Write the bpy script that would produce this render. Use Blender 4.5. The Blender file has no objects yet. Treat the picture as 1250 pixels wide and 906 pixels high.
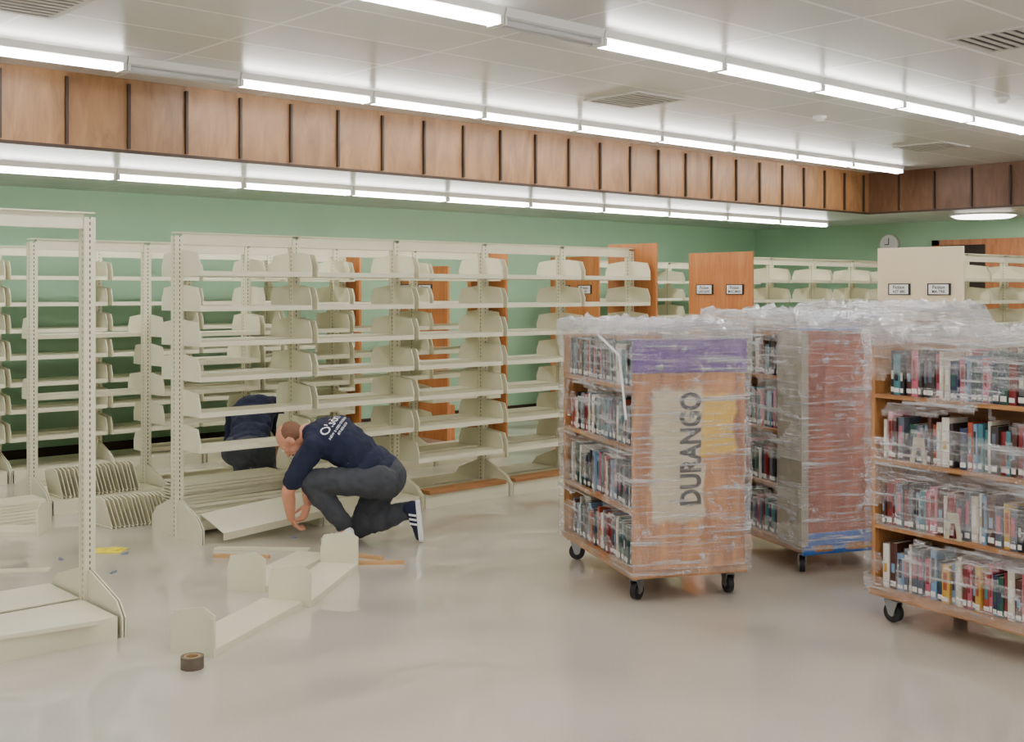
import bpy, bmesh, math, random, time
from mathutils import Vector, Matrix, noise
from mathutils.bvhtree import BVHTree
random.seed(7)
RZ = math.radians(-42.31)
CR, CF = Vector((.7396,-.6732,0)), Vector((.6732,.7396,0))
def W(x,z,h=0): return CR*x + CF*z + Vector((0,0,h))
COL = bpy.context.scene.collection
def lin(c):
    c=c/255.0
    return c/12.92 if c<=.04045 else ((c+.055)/1.055)**2.4
def S(r,g,b): return (lin(r),lin(g),lin(b),1)

# ------------------------------------------------------------ materials
def newmat(name):
    m=bpy.data.materials.new(name); m.use_nodes=True
    nt=m.node_tree; b=nt.nodes["Principled BSDF"]
    return m,nt,b
def mat(name,col,rough=.5,metal=0,var=.06,scale=6,bump=0,spec=.5):
    m,nt,b=newmat(name)
    b.inputs["Roughness"].default_value=rough; b.inputs["Metallic"].default_value=metal
    b.inputs["Specular IOR Level"].default_value=spec
    tc=nt.nodes.new("ShaderNodeTexCoord"); n=nt.nodes.new("ShaderNodeTexNoise")
    n.inputs["Scale"].default_value=scale; n.inputs["Detail"].default_value=5
    nt.links.new(tc.outputs["Object"],n.inputs["Vector"])
    mx=nt.nodes.new("ShaderNodeMix"); mx.data_type='RGBA'
    mx.inputs[6].default_value=tuple(max(0,c*(1-var*2)) for c in col[:3])+(1,)
    mx.inputs[7].default_value=tuple(min(1,c*(1+var*2)) for c in col[:3])+(1,)
    nt.links.new(n.outputs["Fac"],mx.inputs[0]); nt.links.new(mx.outputs[2],b.inputs["Base Color"])
    if bump:
        bp=nt.nodes.new("ShaderNodeBump"); bp.inputs["Strength"].default_value=bump; bp.inputs["Distance"].default_value=.01
        nt.links.new(n.outputs["Fac"],bp.inputs["Height"]); nt.links.new(bp.outputs[0],b.inputs["Normal"])
    return m
def emis(name,col,st):
    m,nt,b=newmat(name)
    b.inputs["Base Color"].default_value=(.9,.9,.9,1)
    b.inputs["Emission Color"].default_value=col; b.inputs["Emission Strength"].default_value=st
    return m
def math_(nt,op,a,b=None,clamp=False):
    n=nt.nodes.new("ShaderNodeMath"); n.operation=op; n.use_clamp=clamp
    for i,v in enumerate((a,b)):
        if v is None: continue
        if isinstance(v,(int,float)): n.inputs[i].default_value=v
        else: nt.links.new(v,n.inputs[i])
    return n.outputs[0]
def mixc(nt,f,a,b):
    mx=nt.nodes.new("ShaderNodeMix"); mx.data_type='RGBA'
    for i,v in ((0,f),(6,a),(7,b)):
        if isinstance(v,(tuple,float,int)): mx.inputs[i].default_value=v
        else: nt.links.new(v,mx.inputs[i])
    return mx.outputs[2]
def wood(name,c1,c2,sc=(1,1,.12),scale=14,rough=.45,panel=None,patches=None):
    m,nt,b=newmat(name)
    tc=nt.nodes.new("ShaderNodeTexCoord"); mp=nt.nodes.new("ShaderNodeMapping")
    mp.inputs["Scale"].default_value=sc
    nt.links.new(tc.outputs["Object"],mp.inputs["Vector"])
    n=nt.nodes.new("ShaderNodeTexNoise"); n.inputs["Scale"].default_value=scale; n.inputs["Detail"].default_value=7
    n.inputs["Roughness"].default_value=.65; n.inputs["Distortion"].default_value=1.2
    nt.links.new(mp.outputs[0],n.inputs["Vector"])
    rmp=nt.nodes.new("ShaderNodeValToRGB")
    rmp.color_ramp.elements[0].position=.32; rmp.color_ramp.elements[0].color=c1
    rmp.color_ramp.elements[1].position=.68; rmp.color_ramp.elements[1].color=c2
    nt.links.new(n.outputs["Fac"],rmp.inputs[0]); out=rmp.outputs[0]
    sep=nt.nodes.new("ShaderNodeSeparateXYZ"); nt.links.new(tc.outputs["Object"],sep.inputs[0])
    if panel:
        ax,w,off=panel
        s=math_(nt,'FLOOR',math_(nt,'DIVIDE',math_(nt,'SUBTRACT',sep.outputs[ax],off),w))
        wn=nt.nodes.new("ShaderNodeTexWhiteNoise"); wn.noise_dimensions='1D'; nt.links.new(s,wn.inputs["W"])
        f=math_(nt,'MULTIPLY',wn.outputs["Value"],.3)
        out=mixc(nt,f,out,tuple(c*.6 for c in c1[:3])+(1,))
    if patches:
        n2=nt.nodes.new("ShaderNodeTexNoise"); n2.inputs["Scale"].default_value=9; n2.inputs["Detail"].default_value=4
        nt.links.new(tc.outputs["Object"],n2.inputs["Vector"])
        wob=math_(nt,'MULTIPLY',math_(nt,'SUBTRACT',n2.outputs["Fac"],.5),.12)
        px=math_(nt,'ADD',sep.outputs[0],wob); pz=math_(nt,'ADD',sep.outputs[2],wob)
        for (x0,x1,z0,z1,col,op) in patches:
            def sm(v,a,bb):
                r=nt.nodes.new("ShaderNodeMapRange"); r.inputs[1].default_value=a; r.inputs[2].default_value=bb
                nt.links.new(v,r.inputs[0]); return r.outputs[0]
            f=math_(nt,'MULTIPLY',math_(nt,'MULTIPLY',sm(px,x0,x0+.02),sm(px,x1,x1-.02)),math_(nt,'MULTIPLY',sm(pz,z0,z0+.03),sm(pz,z1,z1-.03)))
            out=mixc(nt,math_(nt,'MULTIPLY',f,op),out,col)
    nt.links.new(out,b.inputs["Base Color"]); b.inputs["Roughness"].default_value=rough
    return m

CREAM=mat("cream_enamel",S(226,222,194),.36,var=.03)
def post_mat():
    m,nt,b=newmat("cream_slotted_steel")
    tc=nt.nodes.new("ShaderNodeTexCoord"); sep=nt.nodes.new("ShaderNodeSeparateXYZ"); nt.links.new(tc.outputs["Object"],sep.inputs[0])
    fz=math_(nt,'FRACT',math_(nt,'MULTIPLY',sep.outputs[2],32.0))
    az=math_(nt,'LESS_THAN',math_(nt,'ABSOLUTE',math_(nt,'SUBTRACT',fz,.5)),.26)
    ax=math_(nt,'LESS_THAN',math_(nt,'ABSOLUTE',sep.outputs[0]),.004)
    ay=math_(nt,'LESS_THAN',math_(nt,'ABSOLUTE',sep.outputs[1]),.004)
    f=math_(nt,'MULTIPLY',az,math_(nt,'MAXIMUM',ax,ay))
    nt.links.new(mixc(nt,f,S(226,222,194),S(96,92,72)),b.inputs["Base Color"]); b.inputs["Roughness"].default_value=.36
    return m
POST=post_mat()
ORANGE=wood("orange_veneer",S(170,102,52),S(202,134,78),(1,1,.1),12,.4)
SIGNCREAM=mat("cream_laminate",S(228,212,180),.4,var=.02)
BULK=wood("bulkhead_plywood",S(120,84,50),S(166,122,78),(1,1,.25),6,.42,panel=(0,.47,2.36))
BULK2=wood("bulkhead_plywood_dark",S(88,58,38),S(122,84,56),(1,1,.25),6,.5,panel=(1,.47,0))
DARKMETAL=mat("bronze_metal",S(60,44,34),.5,metal=.3)
PLY=wood("weathered_plywood",S(132,82,42),S(206,148,90),(1,1,.12),10,.5)
PLYH=wood("plywood_boards",S(132,86,48),S(190,136,84),(1,.12,1),12,.5)
PLYFRONT=wood("painted_plywood",S(142,80,32),S(218,150,82),(1,1,.14),9,.5,
   patches=[(.10,.42,.42,1.18,S(216,208,176),.8),(.40,.62,.78,1.14,S(236,194,40),.85)])
REDPLY=wood("reddish_plywood",S(136,64,40),S(184,102,68),(1,1,.12),9,.5)
GREYPLY=mat("grey_board",S(160,152,134),.6,var=.1,scale=20)
PURPLE=mat("purple_sheet",S(98,60,144),.3,var=.15,scale=14,bump=.5)
BLUE=mat("blue_tarp",S(30,92,176),.3,var=.15,scale=14,bump=.5)
TUBE=emis("lit_tube",(1,.985,.965,1),32)
OFFTUBE=mat("unlit_tube",S(205,205,205),.3)
WHITE=mat("white_enamel",S(236,235,230),.4,var=.01)
CARD=mat("white_card",S(240,240,240),.5,var=.01)
BLACK=mat("black_ink",S(20,20,22),.5)
RUBBER=mat("black_rubber",S(24,24,26),.55)
STEEL=mat("zinc_steel",S(150,150,150),.3,metal=.8)
WOODSTRIP=wood("tan_wood_strip",S(186,144,92),S(216,178,126),(.1,1,1),20,.5)
PLANK=wood("brown_wood_plank",S(140,94,52),S(182,130,80),(.1,1,1),20,.5)

def floor_mat():
    m,nt,b=newmat("polished_vinyl_floor")
    tc=nt.nodes.new("ShaderNodeTexCoord")
    n=nt.nodes.new("ShaderNodeTexNoise"); n.inputs["Scale"].default_value=90; n.inputs["Detail"].default_value=3
    n2=nt.nodes.new("ShaderNodeTexNoise"); n2.inputs["Scale"].default_value=1.3; n2.inputs["Detail"].default_value=4
    for q in (n,n2): nt.links.new(tc.outputs["Object"],q.inputs["Vector"])
    c=mixc(nt,n.outputs["Fac"],S(192,184,170),S(218,211,198))
    c=mixc(nt,math_(nt,'MULTIPLY',n2.outputs["Fac"],.2),c,S(190,180,160))
    nt.links.new(c,b.inputs["Base Color"])
    b.inputs["Roughness"].default_value=.3
    b.inputs["IOR"].default_value=1.5
    b.inputs["Coat Weight"].default_value=1; b.inputs["Coat Roughness"].default_value=.06; b.inputs["Coat IOR"].default_value=1.6
    bp=nt.nodes.new("ShaderNodeBump"); bp.inputs["Strength"].default_value=1; bp.inputs["Distance"].default_value=.05
    n3=nt.nodes.new("ShaderNodeTexNoise"); n3.inputs["Scale"].default_value=1.5; n3.inputs["Detail"].default_value=0
    nt.links.new(tc.outputs["Object"],n3.inputs["Vector"])
    nt.links.new(n3.outputs["Fac"],bp.inputs["Height"])
    nt.links.new(bp.outputs[0],b.inputs["Coat Normal"])
    return m
def ceil_mat():
    m,nt,b=newmat("acoustic_ceiling_tile")
    tc=nt.nodes.new("ShaderNodeTexCoord")
    bk=nt.nodes.new("ShaderNodeTexBrick"); bk.offset=0
    for k,v in (("Scale",1),("Brick Width",1.22),("Row Height",.61),("Mortar Size",.014)): bk.inputs[k].default_value=v
    bk.inputs["Color1"].default_value=S(192,191,187); bk.inputs["Color2"].default_value=S(208,207,203); bk.inputs["Mortar"].default_value=S(240,239,236)
    nt.links.new(tc.outputs["Object"],bk.inputs["Vector"])
    n=nt.nodes.new("ShaderNodeTexNoise"); n.inputs["Scale"].default_value=120; nt.links.new(tc.outputs["Object"],n.inputs["Vector"])
    c=mixc(nt,math_(nt,'MULTIPLY',n.outputs["Fac"],.2),bk.outputs["Color"],S(150,148,144))
    nt.links.new(c,b.inputs["Base Color"]); b.inputs["Roughness"].default_value=.28
    bp=nt.nodes.new("ShaderNodeBump"); bp.inputs["Strength"].default_value=.5; bp.inputs["Distance"].default_value=.008
    nt.links.new(bk.outputs["Fac"],bp.inputs["Height"]); nt.links.new(bp.outputs[0],b.inputs["Normal"])
    return m
def film_mat():
    m=bpy.data.materials.new("stretch_film"); m.use_nodes=True; nt=m.node_tree
    nt.nodes.clear()
    out=nt.nodes.new("ShaderNodeOutputMaterial"); tc=nt.nodes.new("ShaderNodeTexCoord")
    acc=None; hs=None
    for rot,sc,lo in (((.25,.2,0),(1.2,1.2,26),.54),((-.35,-.3,0),(1.5,1.5,34),.57),((.9,.7,0),(2,2,22),.59),((0,0,0),(9,9,9),.60)):
        mp=nt.nodes.new("ShaderNodeMapping"); mp.inputs["Rotation"].default_value=rot; mp.inputs["Scale"].default_value=sc
        nt.links.new(tc.outputs["Object"],mp.inputs["Vector"])
        n=nt.nodes.new("ShaderNodeTexNoise"); n.inputs["Scale"].default_value=1.6; n.inputs["Detail"].default_value=6; n.inputs["Roughness"].default_value=.6
        nt.links.new(mp.outputs[0],n.inputs["Vector"])
        r=nt.nodes.new("ShaderNodeMapRange"); r.inputs[1].default_value=lo; r.inputs[2].default_value=lo+.14
        nt.links.new(n.outputs["Fac"],r.inputs[0])
        acc=r.outputs[0] if acc is None else math_(nt,'ADD',acc,r.outputs[0],True)
        hs=n.outputs["Fac"] if hs is None else math_(nt,'ADD',hs,n.outputs["Fac"])
    bp=nt.nodes.new("ShaderNodeBump"); bp.inputs["Strength"].default_value=1; bp.inputs["Distance"].default_value=.045
    nt.links.new(hs,bp.inputs["Height"])
    tr=nt.nodes.new("ShaderNodeBsdfTransparent"); gl=nt.nodes.new("ShaderNodeBsdfGlossy"); gl.inputs["Roughness"].default_value=.07
    gl.inputs["Color"].default_value=(.97,.97,1,1); df=nt.nodes.new("ShaderNodeBsdfDiffuse"); df.inputs["Color"].default_value=(.86,.87,.91,1)
    nt.links.new(bp.outputs[0],gl.inputs["Normal"]); nt.links.new(bp.outputs[0],df.inputs["Normal"])
    m1=nt.nodes.new("ShaderNodeMixShader"); m2=nt.nodes.new("ShaderNodeMixShader")
    sep=nt.nodes.new("ShaderNodeSeparateXYZ"); nt.links.new(tc.outputs["Object"],sep.inputs[0])
    top=nt.nodes.new("ShaderNodeMapRange"); top.inputs[1].default_value=1.36; top.inputs[2].default_value=1.5; nt.links.new(sep.outputs[2],top.inputs[0])
    topv=top.outputs[0]
    nt.links.new(math_(nt,'ADD',math_(nt,'MULTIPLY',acc,.45),math_(nt,'ADD',math_(nt,'MULTIPLY',topv,.22),.18)),m1.inputs[0]); nt.links.new(tr.outputs[0],m1.inputs[1]); nt.links.new(gl.outputs[0],m1.inputs[2])
    nt.links.new(math_(nt,'ADD',math_(nt,'MULTIPLY',acc,.40),math_(nt,'ADD',math_(nt,'MULTIPLY',topv,.08),.05)),m2.inputs[0]); nt.links.new(m1.outputs[0],m2.inputs[1]); nt.links.new(df.outputs[0],m2.inputs[2])
    nt.links.new(m2.outputs[0],out.inputs[0])
    return m
FLOOR=floor_mat(); CEIL=ceil_mat(); FILM=film_mat()
GREEN=mat("green_wall_paint",S(154,194,158),.5,var=.03,scale=2)

# ------------------------------------------------------------ mesh helpers
class M:
    def __init__(s): s.v=[];s.f=[];s.m=[]
    def add(s,vs,fs,m=0):
        o=len(s.v); s.v+= [tuple(v) for v in vs]; s.f+=[tuple(i+o for i in f) for f in fs]; s.m+=[m]*len(fs); return s
    def box(s,x0,x1,y0,y1,z0,z1,m=0,mx=None):
        vs=[Vector(p) for p in ((x0,y0,z0),(x1,y0,z0),(x1,y1,z0),(x0,y1,z0),(x0,y0,z1),(x1,y0,z1),(x1,y1,z1),(x0,y1,z1))]
        if mx: vs=[mx@v for v in vs]
        return s.add(vs,[(0,3,2,1),(4,5,6,7),(0,1,5,4),(1,2,6,5),(2,3,7,6),(3,0,4,7)],m)
    def prism(s,poly,axis,t0,t1,m=0):
        def P(a,b,t):
            return {'x':(t,a,b),'y':(a,t,b),'z':(a,b,t)}[axis]
        n=len(poly); vs=[P(a,b,t0) for a,b in poly]+[P(a,b,t1) for a,b in poly]
        fs=[tuple(range(n))[::-1],tuple(range(n,2*n))]+[(i,(i+1)%n,n+(i+1)%n,n+i) for i in range(n)]
        return s.add(vs,fs,m)
    def cyl(s,p0,p1,r,seg=16,m=0,r1=None):
        p0=Vector(p0);p1=Vector(p1);d=(p1-p0).normalized(); r1=r if r1 is None else r1
        a=d.orthogonal().normalized(); b=d.cross(a)
        vs=[p0+(a*math.cos(t)+b*math.sin(t))*r for t in [2*math.pi*i/seg for i in range(seg)]]
        vs+=[p1+(a*math.cos(t)+b*math.sin(t))*r1 for t in [2*math.pi*i/seg for i in range(seg)]]
        return s.add(vs,[tuple(range(seg))[::-1],tuple(range(seg,2*seg))]+[(i,(i+1)%seg,seg+(i+1)%seg,seg+i) for i in range(seg)],m)
    def mesh(s,name,mats):
        me=bpy.data.meshes.new(name); me.from_pydata(s.v,[],s.f)
        for x in mats: me.materials.append(x)
        for p,i in zip(me.polygons,s.m): p.material_index=i
        bm=bmesh.new(); bm.from_mesh(me); bmesh.ops.recalc_face_normals(bm,faces=bm.faces); bm.to_mesh(me); bm.free()
        return me
    def obj(s,name,mats,parent=None,bevel=0,**k):
        if not isinstance(mats,(list,tuple)): mats=[mats]
        return mk(name,s.mesh(name,mats),parent,bevel,**k)
def mk(name,me,parent=None,bevel=0,loc=None,rot=None,label=None,cat=None,group=None,kind=None):
    o=bpy.data.objects.new(name,me); COL.objects.link(o)
    if parent: o.parent=parent
    if loc is not None: o.location=loc
    if rot is not None: o.rotation_euler=rot
    if bevel:
        b=o.modifiers.new("bevel",'BEVEL'); b.width=bevel; b.segments=2; b.limit_method='ANGLE'
    if label: o["label"]=label
    if cat: o["category"]=cat
    if group: o["group"]=group
    if kind: o["kind"]=kind
    return o
def empty(name,loc,rz=0,**k): 
    o=mk(name,None,None,0,loc,(0,0,rz),**k); o.empty_display_size=.2; return o
def smooth(me):
    for p in me.polygons: p.use_smooth=True
def textmesh(name,body,size,align='CENTER',off=0.0,sx=1.0):
    cu=bpy.data.curves.new(name,'FONT'); cu.body=body; cu.size=size; cu.align_x=align; cu.align_y='CENTER'; cu.offset=off; cu.resolution_u=3
    cu.space_line=.9
    o=bpy.data.objects.new(name,cu)
    me=o.to_mesh().copy(); o.to_mesh_clear()
    bpy.data.objects.remove(o)
    for v in me.vertices: v.co.x*=sx
    return me

# ------------------------------------------------------------ people (built first)
SKIN=mat("skin",S(218,152,122),.5,var=.06,scale=12); NAVY=mat("navy_cotton",S(20,28,56),.85,var=.15,scale=10)
GREYP=mat("charcoal_trousers",S(62,65,72),.85,var=.14,scale=10); HAIR=mat("short_brown_hair",S(120,82,60),.8,var=.2,scale=80,bump=.4)
EYE=mat("eye_white",S(230,228,222),.2); LIP=mat("lips",S(170,96,84),.5)
def ico(sub):
    bm=bmesh.new(); bmesh.ops.create_icosphere(bm,subdivisions=sub,radius=1)
    r=([v.co.copy() for v in bm.verts],[tuple(v.index for v in f.verts) for f in bm.faces]); bm.free(); return r
ICO={2:ico(2),3:ico(3)}
class Soup:
    def __init__(s): s.v=[]; s.f=[]
    def ball(s,c,r,rot=None,sub=3):
        if isinstance(r,(int,float)): r=(r,r,r)
        mx=Matrix.Translation(Vector(c))
        if rot is not None: mx=mx@rot.to_4x4()
        mx=mx@Matrix.Diagonal((r[0],r[1],r[2],1))
        vv,ff=ICO[sub]; o=len(s.v)
        s.v+=[mx@v for v in vv]; s.f+=[(a+o,b+o,c_+o) for a,b,c_ in ff]
    def limb(s,pts,sub=2):
        for (p0,r0),(p1,r1) in zip(pts[:-1],pts[1:]):
            p0=Vector(p0);p1=Vector(p1);d=(p1-p0).length; n=max(2,int(d/(min(r0,r1)*.3)))
            for i in range(n+1):
                t=i/n; s.ball(p0.lerp(p1,t),r0+(r1-r0)*t,None,sub)
    def build(s,name,m_,vox,parent,sm=6,wr=0,off=Vector()):
        me=bpy.data.meshes.new(name+"_soup"); me.from_pydata([tuple(v) for v in s.v],[],s.f)
        o=bpy.data.objects.new("soup",me); COL.objects.link(o)
        r=o.modifiers.new("r",'REMESH'); r.mode='VOXEL'; r.voxel_size=vox; r.use_smooth_shade=True
        k=o.modifiers.new("s",'SMOOTH'); k.iterations=sm; k.factor=.5
        bpy.context.view_layer.update()
        out=bpy.data.meshes.new_from_object(o.evaluated_get(bpy.context.evaluated_depsgraph_get()))
        bpy.data.objects.remove(o)
        if wr:
            for v in out.vertices:
                p=v.co; v.co=p+v.normal*(noise.noise(Vector((p.x*9+p.z*6,p.y*7,p.z*9-p.x*5)))*wr+noise.noise(p*28)*wr*.35)
        for v in out.vertices: v.co-=off
        out.materials.clear(); out.materials.append(m_); smooth(out)
        return mk(name,out,parent)
def frame(x,z):
    z=Vector(z).normalized(); x=Vector(x); x=(x-z*x.dot(z)).normalized(); y=z.cross(x)
    return Matrix((x,y,z)).transposed()
def hand(sp,wr,dr,nrm,side):
    d=Vector(dr).normalized(); n=Vector(nrm); n=(n-d*n.dot(d)).normalized(); a=d.cross(n)*side
    wr=Vector(wr); R=Matrix((a,n,d)).transposed()
    sp.ball(wr+d*.045,(.040,.016,.05),R); sp.ball(wr+d*.065,(.041,.014,.035),R)
    for i,(o,l) in enumerate(((.030,.070),(.010,.080),(-.010,.074),(-.029,.058))):
        p=wr+d*.085+a*o; dd=d.copy(); r=.0098
        pts=[(p-d*.02,r)]
        for k,f in enumerate((.42,.32,.26)):
            dd=(dd+n*(.35+.28*k)).normalized(); pts.append((p,r-.0008*k)); p=p+dd*l*f
        pts.append((p,r-.002)); sp.limb(pts)
    p=wr+d*.03+a*.035; sp.limb([(wr+d*.02+a*.02,.014),(p+a*.012,.0125),(p+a*.03+d*.028+n*.012,.0105),(p+a*.03+d*.052+n*.028,.009)])
def shoe(parent,heel,toe,up,off,um,stm,nm="shoe"):
    heel=Vector(heel);toe=Vector(toe); f=(toe-heel).normalized(); R=frame(f,up)
    up=Vector(R.col[2]); sd=Vector(R.col[1]); f=Vector(R.col[0]); L=.285
    s=Soup()
    def P(a,b,c): return heel+f*a+sd*b+up*c
    for a,b,c,r in ((.05,0,.055,(.05,.036,.05)),(.09,0,.055,(.055,.038,.048)),(.14,0,.045,(.055,.041,.038)),(.19,0,.035,(.055,.045,.03)),(.225,0,.032,(.048,.042,.026)),(.055,0,.09,(.042,.036,.035))):
        s.ball(P(a,b,c),r,R)
    u=s.build(nm,um,.006,parent,5,0,off)
    prof=[(0,.0),(.01,.026),(.05,.034),(.11,.034),(.17,.043),(.22,.046),(.26,.036),(.283,.015)]
    poly=[(a,b) for a,b in prof]+[(a,-b) for a,b in prof[::-1][:-1]]
    m=M(); n=len(poly)
    vs=[P(a,b*1.04,0)-off for a,b in poly]+[P(a,b*1.08,.028)-off for a,b in poly]
    m.add(vs,[tuple(range(n))[::-1],tuple(range(n,2*n))]+[(i,(i+1)%n,n+(i+1)%n,n+i) for i in range(n)]).obj("sole",CARD,u,.003)
    for sg in (1,-1):
        for k in range(3):
            a=.095+k*.03
            w=.013
            pts=[(a,.047,.03),(a+w,.047,.03),(a-.012+w,.038,.08),(a-.012,.038,.08)]
            vs=[P(x,sg*(y+0.0),z)-off for x,y,z in pts]+[P(x,sg*(y-.014),z)-off for x,y,z in pts]
            M().add(vs,[(0,1,2,3),(4,5,6,7),(0,1,5,4),(1,2,6,5),(2,3,7,6),(3,0,4,7)]).obj("stripe",stm,u)
    return u
def person(loc,rz,label,texts=True):
    e=empty("person",loc,rz,label=label,cat="person")
    O=Vector((-1.1,7.8,0))
    pelvis=Vector((-.87,7.82,.455)); chest=Vector((-1.19,7.84,.71)); mid=Vector((-1.04,7.83,.605)); neck=Vector((-1.375,7.84,.75))
    lsh=Vector((-1.32,7.68,.66)); rsh=Vector((-1.24,8.00,.755)); lel=Vector((-1.475,7.66,.38)); rel=Vector((-1.44,8.06,.49))
    lwr=Vector((-1.48,7.79,.18)); rwr=Vector((-1.40,7.98,.24))
    lhip=Vector((-.87,7.72,.43)); rhip=Vector((-.85,7.92,.44)); lkn=Vector((-1.34,7.70,.445)); rkn=Vector((-1.04,7.96,.085))
    lan=Vector((-1.115,7.77,.11)); ran=Vector((-.69,7.90,.215))
    hc=Vector((-1.49,7.86,.70)); hf=Vector((-.44,.12,-.89)).normalized(); hu=Vector((-.86,0,.48))
    HR=frame(hf,hu); hu=Vector(HR.col[2]); hs=Vector(HR.col[1]); hf=Vector(HR.col[0])
    axis=(neck-pelvis).normalized(); side=(rsh-lsh).normalized(); TR=frame(side,axis)
    def torso(s,g):
        s.ball(pelvis,(.165+g,.125+g,.12+g),TR); s.ball(pelvis.lerp(mid,.5),(.155+g,.12+g,.12),TR)
        s.ball(mid,(.155+g,.12+g,.13),TR); s.ball(mid.lerp(chest,.5),(.165+g,.125+g,.13),TR)
        s.ball(chest,(.175+g,.13+g,.13),TR); s.ball(chest.lerp(neck,.45),(.16+g,.10+g,.09+g),TR)
        s.limb([(lsh,.062+g),(chest.lerp(neck,.5),.075+g),(rsh,.062+g)],3)
    b=Soup(); torso(b,0)
    b.limb([(chest.lerp(neck,.6),.07),(neck,.058),(hc-hu*.04-hf*.03,.055)],3)
    b.limb([(lsh,.058),(lsh.lerp(lel,.4),.052),(lel,.044),(lel.lerp(lwr,.3),.046),(lwr,.029)])
    b.limb([(rsh,.058),(rsh.lerp(rel,.4),.052),(rel,.044),(rel.lerp(rwr,.3),.046),(rwr,.029)])
    hand(b,lwr,(.25,.45,-.65),(.7,.5,.3),-1); hand(b,rwr,(-.2,-.3,-.75),(-.5,-.6,.1),1)
    b.limb([(lhip,.09),(lkn,.062),(lkn.lerp(lan,.35),.06),(lan,.04)]); b.limb([(rhip,.09),(rkn,.062),(rkn.lerp(ran,.35),.06),(ran,.04)])
    b.ball(hc+hu*.02-hf*.012,(.098,.077,.095),HR); b.ball(hc+hf*.035-hu*.05,(.055,.056,.06),HR); b.ball(hc+hf*.05-hu*.085,(.03,.03,.022),HR)
    b.ball(hc+hf*.06+hu*.0,(.035,.06,.06),HR)
    b.limb([(hc+hf*.09+hu*.0,.009),(hc+hf*.112-hu*.035,.014)]); b.ball(hc+hf*.10-hu*.038,(.012,.02,.01),HR)
    for sg in (1,-1):
        b.ball(hc+hs*sg*.08-hf*.01-hu*.015,(.02,.008,.032),HR); b.ball(hc+hs*sg*.083-hf*.018-hu*.0,(.012,.01,.018),HR)
    b.build("body",SKIN,.0058,e,4,0,O)
    for sg in (1,-1):
        M_=Soup(); M_.ball(hc+hf*.087+hs*sg*.031+hu*.008,.0125); M_.build("eye",EYE,.003,e,0,0,O)
    M_=Soup(); M_.ball(hc+hf*.093-hu*.062,(.008,.024,.007),HR); M_.build("mouth",LIP,.003,e,1,0,O)
    h=Soup(); h.ball(hc+hu*.020-hf*.026,(.088,.0795,.088),HR); h.ball(hc-hf*.055-hu*.02,(.05,.066,.06),HR); h.build("hair",HAIR,.005,e,3,.001,O)
    s=Soup(); torso(s,.016)
    s.limb([(lsh,.078),(lsh.lerp(lel,.45),.075),(lsh.lerp(lel,.76),.070)],3); s.limb([(rsh,.078),(rsh.lerp(rel,.45),.075),(rsh.lerp(rel,.76),.070)],3)
    s.limb([(neck.lerp(chest,.5),.085),(neck.lerp(chest,.12),.070)],3)
    shirt=s.build("shirt",NAVY,.008,e,5,.018,O)
    p=Soup(); p.ball(pelvis-axis*.03,(.175,.14,.13),TR)
    p.limb([(lhip,.115),(lhip.lerp(lkn,.5),.098),(lkn,.078),(lkn.lerp(lan,.35),.078),(lan+Vector((-.01,0,.04)),.062)],3)
    p.limb([(rhip,.115),(rhip.lerp(rkn,.5),.098),(rkn,.078),(rkn.lerp(ran,.35),.078),(ran,.060)],3)
    p.build("trousers",GREYP,.008,e,5,.018,O)
    shoe(e,(-1.045,7.72,.002),(-1.26,7.86,.002),(0,0,1),O,CARD,NAVY); shoe(e,(-.625,7.88,.285),(-.575,7.86,.0),(-1,0,-.1),O,NAVY,CARD)
    if texts:
        bvh=BVHTree.FromPolygons([v.co for v in shirt.data.vertices],[p_.vertices for p_ in shirt.data.polygons])
        back=Vector((.35,-.75,.55)).normalized()
        up=(axis-back*axis.dot(back)).normalized(); rt=up.cross(back)
        for body,size,o in (("Olson",.085,.10),("NEW & USED STORAGE",.022,.045),("877-855-0174",.022,.015)):
            me=textmesh("t",body,size,off=.001 if size>.05 else .0004)
            for v in me.vertices:
                q=(chest-O)+rt*(v.co.x-.0)+up*(v.co.y+o-.03)+back*.6
                hit=bvh.ray_cast(q,-back)
                v.co=(hit[0]+back*.004) if hit[0] else q-back*.45
            me.materials.append(CARD); mk("lettering",me,shirt)
    return e
pp=person(W(-1.1,7.8,0),RZ,"kneeling person in navy t-shirt and grey trousers taking shelving apart")
def duptree(o,parent):
    c=o.copy(); COL.objects.link(c)
    if parent: c.parent=parent
    for ch in list(o.children):
        if not ch.name.startswith("lettering"): duptree(ch,c)
    return c
p2=duptree(pp,None); p2.location=W(-2.14,9.42,0); p2.rotation_euler=(0,0,RZ-math.radians(80)); p2["label"]="crouching person in dark t-shirt working behind the shelving"

# ------------------------------------------------------------ room
def structure(name,m,mats): return m.obj(name,mats,kind="structure",label=name.replace("_"," ")+" of the library room")
XW,YW,XB,YB,H1,H2=16.6,12.0,14.27,8.45,3.3,2.75
structure("floor",M().box(-3,XW,-3,YW,-.1,0),FLOOR)
structure("wall_back",M().box(-3,XW+.15,YW,YW+.15,0,H2),GREEN)
structure("wall_right",M().box(XW,XW+.15,-3,YW,0,H2),GREEN)
structure("ceiling",M().box(-3,XB,-3,YB,H1,H1+.1),CEIL)
structure("ceiling",M().box(-3,XW,YB+.03,YW,H2,H2+.1),CEIL)
structure("ceiling",M().box(XB+.03,XW,-3,YB+.03,H2,H2+.1),CEIL)
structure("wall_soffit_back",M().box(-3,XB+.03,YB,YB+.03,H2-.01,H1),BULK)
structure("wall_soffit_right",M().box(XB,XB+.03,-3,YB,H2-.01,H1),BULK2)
structure("baseboard_back",M().box(-3,XW,YW-.012,YW,0,.1),DARKMETAL)
structure("baseboard_right",M().box(XW-.012,XW,-3,YW-.012,0,.1),DARKMETAL)
n=1
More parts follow.
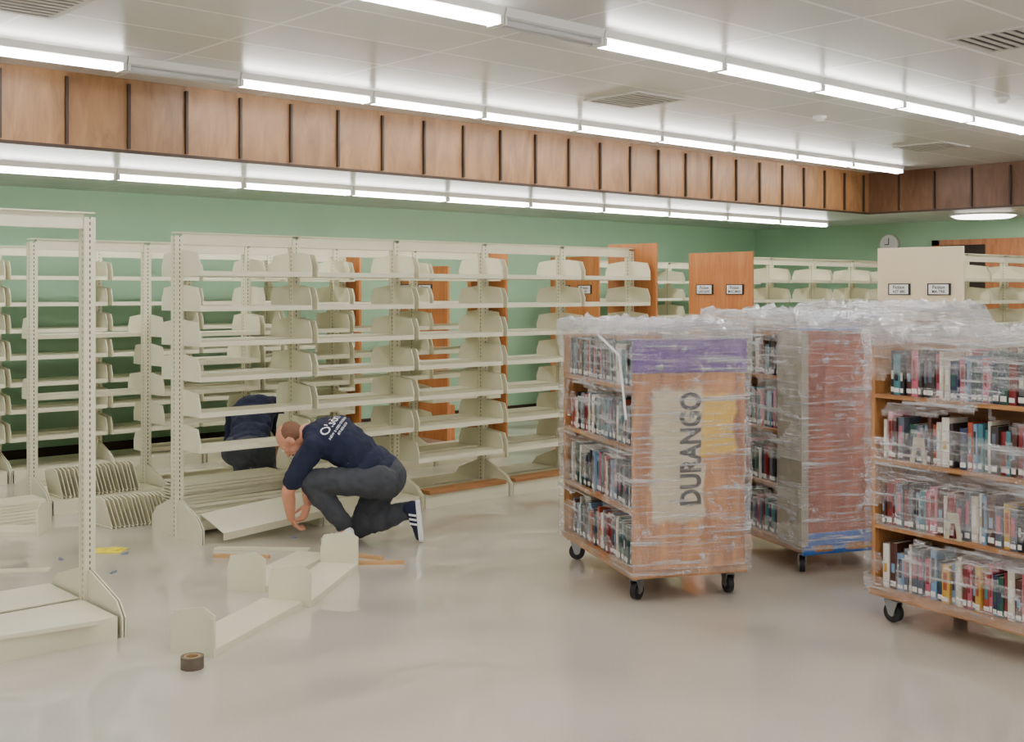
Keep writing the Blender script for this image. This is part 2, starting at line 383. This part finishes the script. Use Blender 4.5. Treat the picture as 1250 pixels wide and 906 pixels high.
for i in range(27):
    x=1.89+.47*i
    if x<XB-.1:
        structure("trim_%d"%n,M().box(x-.01,x+.01,YB-.028,YB,H2+.02,H1-.04),DARKMETAL); n+=1
for i in range(14):
    y=8.0-.5*i
    structure("trim_%d"%n,M().box(XB-.028,XB,y-.01,y+.01,H2+.02,H1-.04),DARKMETAL); n+=1
structure("trim_%d"%n,M().box(-3,XB,YB-.012,YB,H2-.012,H2+.012).box(XB-.012,XB,-3,YB-.012,H2-.012,H2+.012),DARKMETAL)
DOORW=wood("door_oak",S(160,94,50),S(196,128,76),(1,1,.1),10,.4)
DARKGAP=mat("dark_doorway",S(50,42,36),.8)
structure("door_1",M().box(XW-.03,XW,6.4,8.7,0,2.4,1).box(XW-.06,XW,8.62,8.74,0,2.46).box(XW-.06,XW,6.3,6.42,0,2.46).box(XW-.06,XW,6.3,8.74,2.38,2.46).box(XW-.075,XW-.03,6.42,7.9,.01,2.38),[DOORW,DARKGAP])

# lights
hm=M().prism([(-.075,0),(.075,0),(.06,-.045),(.02,-.06),(-.02,-.06),(-.06,-.045)],'x',0,1).mesh("fixture_housing",[WHITE])
tmesh=M().cyl((.02,-.035,-.075),(.98,-.035,-.075),.017,10).mesh("tube",[TUBE]); smooth(tmesh)
tmesh2=M().cyl((.02,-.035,-.075),(.98,-.035,-.075),.017,10).mesh("tube_off",[OFFTUBE]); smooth(tmesh2)
em=M().box(0,.02,-.06,.06,-.095,-.05).mesh("lamp_holder",[WHITE]); em2=M().box(.98,1,-.06,.06,-.095,-.05).mesh("lamp_holder",[WHITE])
def fixture(x,y,z,L,on=True):
    e=empty("fluorescent_light",(x,y,z),label="white ceiling strip fixture with two lit tubes" if on else "white ceiling strip fixture with unlit tubes",cat="ceiling light",group="fluorescent strip lights")
    for nm,me,yy in (("housing",hm,0),("tube",tmesh if on else tmesh2,0),("tube",tmesh if on else tmesh2,.07),("lamp_holder",em,0),("lamp_holder",em2,0)):
        o=mk(nm,me,e,loc=(0,yy,0)); o.scale=(L-.01,1,1)
for i in range(8): fixture(4.27+1.185*i,7.7,H1,1.185)
fixture(3.41,7.7,H1,.86,False)
for i in range(3): fixture(3.41-1.2*(i+1),7.7,H1,1.2)
for i in range(7): fixture(5.22+1.2*i,4.95,H1,1.2)
fixture(4.40,4.95,H1,.82,False)
for i in range(4): fixture(4.40-1.2*(i+1),4.95,H1,1.2)
for i in range(11): fixture(15.2-1.22*(i+1),9.73,H2,1.22)
for i in range(9): fixture(1.0+1.22*i,2.2,H1,1.22)  # unseen fixture row above the frame, added to light the room
for i in range(6): fixture(-1+1.22*i,-.6,H1,1.22)  # further unseen row behind the camera, likewise added for lighting
e=empty("ceiling_light",(15.57,7.47,H2),label="round flush glowing ceiling light",cat="ceiling light")
M().cyl((0,0,0),(0,0,-.02),.44,40).obj("trim_ring",WHITE,e); M().cyl((0,0,-.02),(0,0,-.05),.42,40,r1=.36).obj("diffuser",emis("round_diffuser",(1,.97,.9,1),8),e)
VENTM=mat("vent_white",S(190,186,178),.5); VD=mat("vent_dark",S(60,56,52),.7)
for (x,y) in ((7.3,6.5),(12.1,6.4),(7.3,3.3),(2.3,6.55)):
    e=empty("air_vent",(x,y,H1),label="square metal air vent set in the ceiling tiles",cat="air vent",group="ceiling air vents")
    M().box(-.3,.3,-.3,-.26,-.012,0).box(-.3,.3,.26,.3,-.012,0).box(-.3,-.26,-.26,.26,-.012,0).box(.26,.3,-.26,.26,-.012,0).obj("frame",VENTM,e)
    M().box(-.26,.26,-.26,.26,-.002,0).obj("duct_opening",VD,e)
    lm=M()
    for k in range(7): lm.box(-.26,.26,-.23+k*.07,-.2+k*.07,-.012,-.004)
    lm.obj("louver",VENTM,e)
for (x,y) in ((9.5,4.4),(9.27,5.99)):
    m_=M().cyl((0,0,0),(0,0,-.02),.06,24).cyl((0,0,-.02),(0,0,-.045),.05,24,r1=.03)
    m_.obj("smoke_detector",WHITE,loc=(x,y,H1),label="small round white smoke detector on the ceiling",cat="smoke detector",group="ceiling detectors")
e=empty("wall_clock",(XW-.001,9.46,2.42),label="round white wall clock with grey rim on green wall",cat="clock")
M().cyl((0,0,0),(-.04,0,0),.165,36).obj("rim",VENTM,e); M().cyl((-.04,0,0),(-.045,0,0),.15,36).obj("face",CARD,e)
M().box(-.05,-.046,-.006,.006,0,.1).obj("hand",BLACK,e); M().box(-.05,-.046,0,.07,-.006,.006).obj("hand",BLACK,e)

# ------------------------------------------------------------ shelving
PIT=.93
brk=[(0,-.03),(-.25,-.03),(-.25,.05),(-.215,.13),(-.03,.15),(0,.15)]
def shelfmesh(d=1,withb=False):
    L=PIT-.06
    m=M().box(0,L,-.25*d if d>0 else 0, 0 if d>0 else -.25*d,-.004,.004)
    y=-.25*d
    m.box(0,L,min(y,y+.012*d),max(y,y+.012*d),-.03,-.004)
    m.box(0,L,min(0,-.012*d),max(0,-.012*d),-.03,-.004)
    if withb:
        p=[(a*d,b) for a,b in brk]
        m.prism(p,'x',-.008,-.002); m.prism(p,'x',L+.002,L+.008)
    return m.mesh("shelf",[CREAM])
SH=shelfmesh(); SHF=shelfmesh(1,True); SHB=shelfmesh(-1,True)
BR=M().prism(brk,'x',-.004,.004).mesh("bracket",[CREAM])
UPR=M().box(-.024,.024,-.035,.035,0,2.08).box(-.03,-.024,-.035,-.02,0,2.08).box(.024,.03,-.035,-.02,0,2.08).box(-.03,-.024,.02,.035,0,2.08).box(.024,.03,.02,.035,0,2.08).mesh("upright",[POST])
XBT=M().box(.026,PIT-.026,-.02,.02,2.02,2.1).box(-.026,PIT+.026,-.04,.04,2.098,2.106).mesh("top_rail",[CREAM])
XBB=M().box(.026,PIT-.026,-.02,.02,.02,.1).mesh("bottom_rail",[CREAM])
def baseparts(bd):
    bs=M().box(.03,PIT-.03,-bd,-.036,.1,.108).box(.03,PIT-.03,-bd,-bd+.012,0,.1).mesh("base_shelf",[CREAM])
    bs2=M().box(.03,PIT-.03,.036,bd,.1,.108).box(.03,PIT-.03,bd-.012,bd,0,.1).mesh("base_shelf",[CREAM])
    bb=M().prism([(-.036,0),(-bd-.01,0),(-bd-.01,.1),(-bd+.06,.17),(-.06,.26),(-.036,.26)],'x',-.012,-.004).prism([(-.036,0),(-bd-.01,0),(-bd-.01,.1),(-bd+.06,.17),(-.06,.26),(-.036,.26)],'x',.004,.012).mesh("base_bracket",[CREAM])
    bb2=M().prism([(.036,0),(bd+.01,0),(bd+.01,.1),(bd-.06,.17),(.06,.26),(.036,.26)],'x',-.012,-.004).prism([(.036,0),(bd+.01,0),(bd+.01,.1),(bd-.06,.17),(.06,.26),(.036,.26)],'x',.004,.012).mesh("base_bracket",[CREAM])
    return bs,bs2,bb,bb2
def addcards(p,cards):
    for cy,a,b in cards:
        M().box(-.012,0,cy-.125,cy+.125,1.655,1.775).obj("sign_holder",BLACK,p)
        M().box(-.015,-.0125,cy-.105,cy+.11,1.665,1.765).obj("sign_card",CARD,p)
        R=Matrix(((0,0,-1),(-1,0,0),(0,1,0))).to_euler()
        mk("lettering",textmesh("t",a,.05,off=.001),p,loc=(-.0165,cy,1.735),rot=R).data.materials.append(BLACK)
        mk("lettering",textmesh("t",b,.04,off=.001),p,loc=(-.0165,cy,1.69),rot=R).data.materials.append(BLACK)
def shelving(X0,Y0,n,fl,bl,detail,label,bd=.36,endX=None,endmat=None,endw=.62,endh=2.15,cards=None,skipbase=()):
    e=empty("library_shelving",(X0,Y0,0),label=label,cat="bookshelf")
    bs,bs2,bb,bb2=baseparts(bd)
    for i in range(n+1):
        mk("upright",UPR,e,loc=(i*PIT,0,0)); mk("base_bracket",bb,e,loc=(i*PIT,0,0)); mk("base_bracket",bb2,e,loc=(i*PIT,0,0))
    for i in range(n):
        mk("top_rail",XBT,e,loc=(i*PIT,0,0)); mk("bottom_rail",XBB,e,loc=(i*PIT,0,0))
        if ('f',i) not in skipbase: mk("base_shelf",bs,e,loc=(i*PIT,0,0))
        if ('b',i) not in skipbase: mk("base_shelf",bs2,e,loc=(i*PIT,0,0))
        for z in fl(i):
            jz=z
            if detail:
                s=mk("shelf",SH,e,loc=(i*PIT+.03,-.036,jz))
                mk("bracket",BR,s,loc=(-.004,0,0)); mk("bracket",BR,s,loc=(PIT-.056,0,0))
            else: mk("shelf",SHF,e,loc=(i*PIT+.03,-.036,jz))
        for z in bl(i): mk("shelf",SHB,e,loc=(i*PIT+.03,.036,z))
    if endX is not None:
        p=M().box(0,.025,-endw/2,endw/2,0,endh).obj("end_panel",endmat,e,.004,loc=(endX,0,0))
        if cards: addcards(p,cards)
    return e
A7=[.38,.63,.87,1.11,1.35,1.59,1.83]
r1=shelving(3.7,7.5,5,lambda i:A7[1:] if i<2 else A7,lambda i:A7 if i else A7[3:],True,"cream metal cantilever shelving being taken apart beside kneeling person",endX=5*PIT+.03,endmat=ORANGE,skipbase=(('f',0),))
shelving(3.33,9.2,5,lambda i:[[],A7[1:5],A7,A7[2:],A7][i],lambda i:[[.87,1.35],A7[:4],A7,A7,A7][i],False,"empty cream metal library shelving in the middle row",endX=5*PIT+.03,endmat=ORANGE)
shelving(2.7,10.9,5,lambda i:A7,lambda i:A7,False,"empty cream metal library shelving along the green wall",endX=5*PIT+.03,endmat=ORANGE,endw=.6)
shelving(11.05,8.45,4,lambda i:A7,lambda i:A7,False,"cream metal shelving with orange wood end panel and two cards",endX=-.06,endmat=ORANGE,endw=.93,cards=[(.22,"Fiction","LAF-LAW"),(-.22,"Fiction","MAC-MAY")],bd=.4)
shelving(11.25,6.05,3,lambda i:A7,lambda i:A7,False,"cream metal shelving with cream end panel and two cards",endX=-.06,endmat=SIGNCREAM,endw=.95,cards=[(.22,"Fiction","AST-BRI"),(-.22,"Fiction","MA-TRK")],bd=.4)
shelving(11.05,10.85,4,lambda i:A7,lambda i:A7,False,"cream metal shelving with orange wood end panel near the wall",endX=-.06,endmat=ORANGE,endw=.9,cards=[(.2,"Fiction","GR-HA"),(-.2,"Fiction","HE-JO")],bd=.4)
r0=shelving(1.5,5.94,1,lambda i:[],lambda i:[],False,"bare cream metal shelving frame stripped of its shelves",bd=.44)
e=empty("wooden_end_panel",(8.3,10.75,0),label="free-standing orange wood end panel with two white cards",cat="wood panel")
p=M().box(0,.03,-.55,.5,0,1.98).obj("board",ORANGE,e,.003); addcards(p,[(.2,"Fiction","SM-TH"),(-.15,"Fiction","TI-WE")])
M().box(.031,.15,-.5,-.45,0,.4).obj("foot",ORANGE,e); M().box(.031,.15,.4,.45,0,.4).obj("foot",ORANGE,e)
sp=M().box(0,.87,-.34,0,-.004,.004).box(0,.87,-.34,-.328,-.05,-.004).box(0,.87,-.012,0,-.05,-.004)
sp.obj("metal_shelf",CREAM,loc=(3.80,7.36,.16),rot=(math.radians(14),math.radians(-4),0),label="loose cream base shelf tilted in the bottom of the bay",cat="metal shelf")
for x in (5.62,6.52,7.45):
    M().box(0,.8,-.3,-.16,0,.03).obj("wood_plank",PLANK,bevel=.003,loc=(x,7.42,.109),label="brown wood plank lying on the base shelf",cat="plank",group="planks on the base shelves")
SPM=M().box(0,.84,-.13,.13,.012,.02).box(0,.84,-.13,-.12,0,.012).box(0,.84,.12,.13,0,.012).mesh("metal_shelf",[CREAM])
def stack(x,y,z,n,rz,grp,label):
    first=None
    for i in range(n):
        if first is None:
            first=mk("metal_shelf",SPM,label=label,cat="metal shelf",group=grp); o=first
        else: o=first.copy(); COL.objects.link(o)
        o.location=(x+random.uniform(-.014,.014),y+random.uniform(-.02,.02),z+i*.0225); o.rotation_euler=(0,0,rz+random.uniform(-.03,.03))
stack(3.75,7.69,.109,11,0,"shelves stacked in the emptied bay","cream metal shelf stacked flat on the bay base")
stack(2.42,8.82,.001,7,0,"shelves stacked flat on the floor","cream metal shelf stacked flat on the floor")

# ------------------------------------------------------------ loose shelves / plates on floor
def looseshelf(x,z,deg,label,plates=(0,1),L=.87,h=0,wd=.24):
    p=W(x,z,h); e=empty("metal_shelf",p,RZ+math.radians(deg),label=label,cat="metal shelf")
    M().box(0,L,-wd/2,wd/2,.026,.034).box(0,L,-wd/2,-wd/2+.01,0,.026).box(0,L,wd/2-.01,wd/2,0,.026).obj("panel",CREAM,e)
    for k in plates:
        xx=-.008 if k==0 else L+.002
        M().prism([(-wd/2,0),(wd/2,0),(wd/2,.12),(wd/2-.02,.2),(-wd/2+.06,.225),(-wd/2,.19)],'x',xx,xx+.006).prism([(-wd/2,0),(-wd/2+.012,0),(-wd/2+.012,.18),(-wd/2,.18)],'x',xx-.012,xx).obj("bracket",CREAM,e)
    return e
looseshelf(-1.49,5.44,73,"cream metal shelf lying on the floor beside tape roll",(0,))
looseshelf(-1.195,6.27,81,"cream metal shelf with upright brackets at both ends",(0,1))
looseshelf(-1.50,6.58,74,"cream metal shelf with one bracket lying on the floor",(0,))
looseshelf(-3.98,8.15,0,"cream metal shelf with brackets on the floor by the rows",(0,1),L=.7)
M().box(0,.62,-.05,.05,.001,.006).box(0,.62,-.05,-.042,.006,.02).obj("metal_sheet",CREAM,loc=W(-1.95,7.66),rot=(0,0,RZ-.05),label="narrow cream metal sheet lying on the floor by hands",cat="metal sheet")
def strip(x,z,deg,L):
    M().box(0,L,-.016,.016,0,.018).box(0,L,-.011,.011,.018,.022).obj("wood_strip",WOODSTRIP,loc=W(x,z),rot=(0,0,RZ+math.radians(deg)),label="thin pale wood strip lying on the floor",cat="wood strip",group="wood strips on the floor")
strip(-1.90,7.42,-4,.36); strip(-.95,7.22,4,.28); strip(-1.12,7.50,-28,.34)
e=empty("tape_roll",W(-1.44,5.24),label="roll of brown packing tape lying on the floor",cat="tape")
tb=M(); seg=32
ri,ro,hh=.038,.052,.055
vs=[];fs=[]
for i in range(seg):
    c,s_=math.cos(2*math.pi*i/seg),math.sin(2*math.pi*i/seg)
    vs+=[(ro*c,ro*s_,0),(ro*c,ro*s_,hh),(ri*c,ri*s_,hh),(ri*c,ri*s_,0)]
for i in range(seg):
    a=4*i;b_=4*((i+1)%seg)
    fs+=[(a,b_,b_+1,a+1),(a+1,b_+1,b_+2,a+2),(a+2,b_+2,b_+3,a+3),(a+3,b_+3,b_,a)]
tb.add(vs,fs).obj("tape",mat("brown_tape",S(96,84,70),.25),e)
tb2=M(); tb2.add([(x*.731,y*.731,z) for x,y,z in vs],fs).obj("cardboard_core",mat("cardboard",S(170,140,100),.8),e)
M().prism([(-.09,-.08),(.10,-.07),(.11,.07),(.01,.09),(-.11,.07)],'z',.001,.004).prism([(.0,-.02),(.07,-.03),(.08,.03),(.01,.05)],'z',.004,.016).obj("yellow_paper",mat("yellow_paper",S(250,228,40),.6),loc=W(-2.64,7.60),rot=(0,0,RZ),label="crumpled yellow paper scrap on the floor",cat="paper")
M().box(-.17,.17,-.06,.06,.001,.005).box(-.17,.17,-.06,-.055,.005,.012).obj("metal_sheet",CREAM,loc=W(-2.98,7.05),rot=(0,0,RZ+.15),label="flat cream metal sheet lying on the floor",cat="metal sheet")
for (x,z) in ((-2.4,7.0),(-2.85,7.35),(-2.5,7.5),(-1.5,8.0)):
    M().box(-.02,.02,-.01,.01,0,.006).box(-.01,.03,-.004,.004,.006,.011).obj("paper_scrap",mat("blue_scrap",S(130,140,160),.6),loc=W(x,z),rot=(0,0,random.random()*3),label="tiny scrap of litter on the floor",cat="litter",group="scraps on the floor")
PL=M().prism([(-.14,0),(.14,0),(.14,.1),(.10,.2),(-.08,.24),(-.14,.22)],'x',-.003,.003).prism([(-.14,0),(.14,0),(.14,.012),(-.14,.012)],'x',-.012,.003).mesh("bracket_plate",[CREAM])
def plates(X,Y,Z,dx,dy,n,rz,tilt,grp):
    base=None
    for i in range(n):
        if base is None:
            o=mk("bracket_plate",PL,None,label="cream metal shelf bracket plate standing in a stack",cat="shelf bracket",group=grp); base=o
        else:
            o=base.copy(); COL.objects.link(o)
        o.location=(X+dx*i,Y+dy*i,Z+.004); o.rotation_euler=(0,tilt+random.uniform(-.02,.02),rz+random.uniform(-.03,.03))
plates(3.44,9.0,.109,.032,0,20,0,-.25,"bracket plates stacked on the base of the middle row")
plates(3.46,8.17,0,.03,-.003,16,.1,-.3,"bracket plates stacked behind the first row")
M().box(0,.7,-.2,.0,0,.006).box(0,.7,-.2,-.19,.006,.02).obj("metal_sheet",CREAM,loc=(1.62,5.72,.114),rot=(0.03,0,-.14),label="loose cream metal sheet resting on the frame base",cat="metal sheet")

# ------------------------------------------------------------ carts & books
BCOL=[S(28,30,38),S(40,52,84),S(130,36,40),S(206,198,182),S(232,228,218),S(70,124,134),S(166,74,50),S(60,52,50),S(36,80,70),S(200,160,70),S(96,102,116),S(190,96,116),S(120,152,184),S(80,44,36)]
BM=[mat("book_cover_%d"%i,c,.35,var=.08,scale=30) for i,c in enumerate(BCOL)]
PAGES=mat("pages",S(225,214,190),.8); LAB=mat("spine_label",S(240,238,232),.5)
def bookgeo(m,mx,ci,pi,li,w=1,h=1,d=1,title=None):
    def P(x,y,z): return mx@Vector((x*d,y*w,z*h))
    sp=[(0.03,0),(0.005,.2),(0,.5),(0.005,.8),(0.03,1)]
    vs=[P(x,y,0) for x,y in sp]+[P(x,y,1) for x,y in sp]
    m.add(vs,[(i,i+1,i+6,i+5) for i in range(4)],ci)
    m.add([P(.03,0,0),P(1,0,0),P(1,0,1),P(.03,0,1)],[(0,1,2,3)],ci)
    m.add([P(.03,1,0),P(1,1,0),P(1,1,1),P(.03,1,1)],[(0,1,2,3)],ci)
    m.add([P(.03,.06,.98),P(.97,.06,.98),P(.97,.94,.98),P(.03,.94,.98),P(.03,.06,.02),P(.97,.06,.02),P(.97,.94,.02),P(.03,.94,.02)],[(0,1,2,3),(4,5,6,7),(1,2,6,5)],pi)
    m.add([P(.0,.12,.06),P(-.006,.5,.06),P(.0,.88,.06),P(.0,.12,.17),P(-.006,.5,.17),P(.0,.88,.17)],[(0,1,4,3),(1,2,5,4)],li)
    if title is not None:
        m.add([P(-.003,.25,.35),P(-.007,.5,.35),P(-.003,.75,.35),P(-.003,.25,.35+title),P(-.007,.5,.35+title),P(-.003,.75,.35+title)],[(0,1,4,3),(1,2,5,4)],3)
def bookmesh(i):
    m=M(); bookgeo(m,Matrix.Identity(4),0,1,2,title=random.choice([.2,.35,.45,.5]))
    return m.mesh("book",[BM[i],PAGES,LAB,BM[(i*5+3)%len(BM)]])
BOOKS=[bookmesh(i) for i in range(len(BM))]
DARKPICK=[0,0,1,1,2,7,7,8,10,10,13,5,3,4,6,11,12]
def cart(fl,deg,Wd,L,H,label,endm,levels,ind_rows,cname,extra=None,side=PLYH,gapth=-.2,pick=None):
    base=W(*fl); rz=RZ+math.radians(deg)
    e=empty("book_cart",base,rz,label=label,cat="book cart")
    MX=Matrix.Translation(base)@Matrix.Rotation(rz,4,'Z')
    M().box(-.01,Wd+.01,-.01,L+.01,.135,.175).obj("base_board",side,e,.003)
    M().box(0,Wd,0,.02,.176,H).obj("end_panel",endm,e,.003)
    M().box(0,Wd,L-.02,L,.176,H).obj("end_panel",PLY,e,.003)
    M().box(Wd/2-.006,Wd/2+.006,.021,L-.021,.176,H-.1).obj("center_board",side,e)
    for z in levels[1:]: M().box(0,Wd,.021,L-.021,z-.02,z).obj("shelf",side,e,.002)
    wheel=M().cyl((-.016,0,0),(.016,0,0),.05,24).cyl((-.02,0,0),(.02,0,0),.02,12,1).mesh("wheel",[RUBBER,STEEL])
    fork=M().prism([(-.015,-.01),(.015,-.01),(.04,.06),(-.04,.06)],'x',-.026,-.022).prism([(-.015,-.01),(.015,-.01),(.04,.06),(-.04,.06)],'x',.022,.026).box(-.026,.026,-.04,.04,.058,.062).cyl((0,0.02,.062),(0,.02,.075),.025,16).box(-.04,.04,-.03,.06,.075,.082).mesh("fork",[STEEL])
    for cx,cy in ((.06,.09),(Wd-.06,.09),(.06,L-.09),(Wd-.06,L-.09)):
        c=mk("caster",fork,e,loc=(cx,cy,.0525),rot=(0,0,random.uniform(-1.2,1.2))); mk("wheel",wheel,c,loc=(0,0,-.0005))
    def row(z,left,stuff=None):
        y=.03+random.random()*.02
        while True:
            w=random.uniform(.018,.045); h=random.uniform(.185,.245); d=random.uniform(.13,.165)
            if y+w>L-.04: break
            if random.random()<.03: y+=random.uniform(.02,.06); continue
            x0=.025+random.uniform(0,.02)
            ci=random.randrange(len(BM)) if pick is None else random.choice(pick)
            if left: T=Matrix.Translation((x0,y,z+.001))
            else: T=Matrix.Translation((Wd-x0,y+w,z+.001))@Matrix.Rotation(math.pi,4,'Z')
            if stuff is None:
                o=bpy.data.objects.new("book",BOOKS[ci]); COL.objects.link(o)
                o.matrix_world=MX@T@Matrix.Diagonal((d,w,h,1))
                o["label"]="hardcover library book with white spine label inside wrapped cart"; o["category"]="book"; o["group"]="library books in the "+cname
            else: bookgeo(stuff,T,ci,len(BM),len(BM)+1,w,h,d)
            y+=w+.0015
    st=M()
    for i,z in enumerate(levels):
        if i in ind_rows: row(z,True)
        else: row(z,True,st)
        row(z,False,st)
    so=st.obj("books",BM+[PAGES,LAB],loc=base,rot=(0,0,rz),label="rows of hardcover library books inside wrapped cart",cat="books",kind="stuff")
    # film
    bm=bmesh.new(); x0,x1,y0,y1,z0,z1=-.022,Wd+.022,-.024,L+.024,.15,H+.02
    def grid(o,u,v,nu,nv,gap=None):
        g=[[bm.verts.new(Vector(o)+Vector(u)*(i/nu)+Vector(v)*(j/nv)) for j in range(nv+1)] for i in range(nu+1)]
        for i in range(nu):
            for j in range(nv):
                if gap is not None:
                    c=g[i][j].co
                    if c.z<H-.08 and noise.noise(Vector((c.x*2+gap,c.y*2.2+c.z*1.5,c.z*11)))+.5*noise.noise(Vector((c.y*9,c.z*9,gap)))<gapth: continue
                bm.faces.new((g[i][j],g[i+1][j],g[i+1][j+1],g[i][j+1]))
    nx,ny,nz=40,66,72; dx,dy,dz=x1-x0,y1-y0,z1-z0
    grid((x0,y0,z0),(dx,0,0),(0,0,dz),nx,nz); grid((x0,y1,z0),(dx,0,0),(0,0,dz),nx,nz)
    grid((x0,y0,z0),(0,dy,0),(0,0,dz),ny,nz,fl[0]*5); grid((x1,y0,z0),(0,dy,0),(0,0,dz),ny,nz)
    grid((x0,y0,z1),(dx,0,0),(0,dy,0),nx,ny)
    bmesh.ops.remove_doubles(bm,verts=bm.verts,dist=.0005); bmesh.ops.recalc_face_normals(bm,faces=bm.faces)
    sd=Vector((fl[0]*7,fl[1]*3,0))
    bm.normal_update()
    for v in bm.verts:
        p=v.co.copy(); nn=v.normal.copy()
        k=noise.noise(Vector((p.x*3,p.y*3,p.z*16))+sd)*.010+noise.noise(p*14+sd)*.009
        v.co+=nn*(k+.005)
        if p.z>H-.08:
            t=min(1,(p.z-(H-.08))/.10)
            v.co.z+=t*((.5-abs(noise.noise(p*4+sd)))*.10+abs(noise.noise(p*13+sd))*.08+abs(noise.noise(p*27+sd))*.03)
            v.co+=nn*t*(noise.noise(p*9-sd)*.03+.01)
    me=bpy.data.meshes.new("plastic_wrap"); bm.to_mesh(me); bm.free(); me.materials.append(FILM); smooth(me)
    mk("plastic_wrap",me,e,label="clear crinkled stretch film")
    if extra: extra(e,Wd,L,H)
    return e
def sheet(name,m_,e,o,u,v,nu,nv,amp,sd=0):
    bm=bmesh.new(); o=Vector(o);u=Vector(u);v=Vector(v);nn=u.cross(v).normalized()
    g=[[bm.verts.new(o+u*(i/nu)+v*(j/nv)+nn*noise.noise((u*i/nu+v*j/nv)*9+Vector((sd,0,0)))*amp) for j in range(nv+1)] for i in range(nu+1)]
    for i in range(nu):
        for j in range(nv): bm.faces.new((g[i][j],g[i+1][j],g[i+1][j+1],g[i][j+1]))
    me=bpy.data.meshes.new(name); bm.to_mesh(me); bm.free(); me.materials.append(m_); smooth(me)
    ob=mk(name,me,e); s=ob.modifiers.new("s",'SOLIDIFY'); s.thickness=.003; return ob
def ex1(e,Wd,L,H):
    me=textmesh("t","DURANGO",.17,off=.006,sx=.8); me.materials.append(BLACK)
    w=max(v.co.x for v in me.vertices)-min(v.co.x for v in me.vertices)
    for v in me.vertices: v.co.x*=.62/w
    mk("lettering",me,e,loc=(.345,-.003,.83),rot=Matrix(((0,-1,0),(0,0,-1),(1,0,0))).to_euler())
    sheet("purple_cover",PURPLE,e,(-.005,-.008,H-.17),(Wd+.01,0,0),(0,0,.18),20,8,.006)
    sheet("purple_cover",PURPLE,e,(-.005,-.008,H+.012),(Wd+.01,0,0),(0,.14,0),20,8,.006)
    M().cyl((-.03,.12,H-.08),(-.032,.02,H-.42),.007,8).cyl((-.02,.5,H+.03),(-.03,.12,H-.08),.007,8).obj("film_strand",CARD,e,label="twisted white film strand")
def ex2(e,Wd,L,H):
    sheet("blue_cover",BLUE,e,(-.005,-.010,.12),(Wd+.01,0,0),(0,0,.13),20,6,.006,3)
    sheet("blue_cover",BLUE,e,(.1,-.010,H+.005),(Wd-.1,0,0),(0,.5,0),20,20,.01,5)
    M().box(-.02,-.002,0,.24,.176,H-.01).obj("side_board",GREYPLY,e,.003)
    M().box(-.02,.03,-.018,-.001,.176,H-.01).obj("corner_board",GREYPLY,e,.003)
LV=[.176,.50,.84,1.17]
cart((.655,6.30),16,.67,1.18,1.42,"plywood book cart stencilled in black with purple cover, film-wrapped",PLYFRONT,LV,(0,1,2,3),"stencilled cart",ex1,gapth=-.36,pick=DARKPICK)
cart((1.73,6.93),20,.67,1.15,1.46,"reddish plywood book cart with blue cover, film-wrapped",REDPLY,LV,(),"blue covered cart",ex2,pick=DARKPICK)
c3=cart((2.47,5.036),32.1,.65,1.15,1.42,"open-sided plywood book cart full of books, film-wrapped",PLY,LV,(0,1,2,3),"open-sided cart",gapth=-.25)
cart((2.66,7.7),26,.66,1.15,1.50,"film-wrapped plywood book cart behind the open-sided cart",PLY,LV,(),"rear cart")
BE=M().prism([(-.05,0),(-.024,0),(-.012,.08),(.012,.08),(.024,0),(.05,0),(.03,.13),(-.03,.13)],'x',-.002,.002).prism([(-.055,0),(.055,0),(.055,.002),(-.055,.002)],'x',-.002,.02).mesh("bookend",[mat("bookend_beige",S(190,182,156),.4)])
MX3=Matrix.Translation(W(2.47,5.036))@Matrix.Rotation(RZ+math.radians(32.1),4,'Z')
for y,z in ((.86,LV[2]),(.66,LV[1]),(.22,LV[0])):
    o=mk("bookend",BE,None,label="beige metal bookend standing against the books in the cart",cat="bookend",group="bookends in the open-sided cart")
    o.matrix_world=MX3@Matrix.Translation((.003,y,z+.001))

# ------------------------------------------------------------ world & camera
w=bpy.data.worlds.new("w"); bpy.context.scene.world=w; w.use_nodes=True
w.node_tree.nodes["Background"].inputs[0].default_value=(1,.98,.95,1); w.node_tree.nodes["Background"].inputs[1].default_value=.9
cam=bpy.data.cameras.new("camera"); co=bpy.data.objects.new("camera",cam); COL.objects.link(co)
co.location=(0,0,1.7); co.rotation_euler=(math.pi/2,0,RZ); cam.sensor_width=36; cam.lens=1420/1250*36; cam.shift_y=-98/1250
bpy.context.scene.camera=co
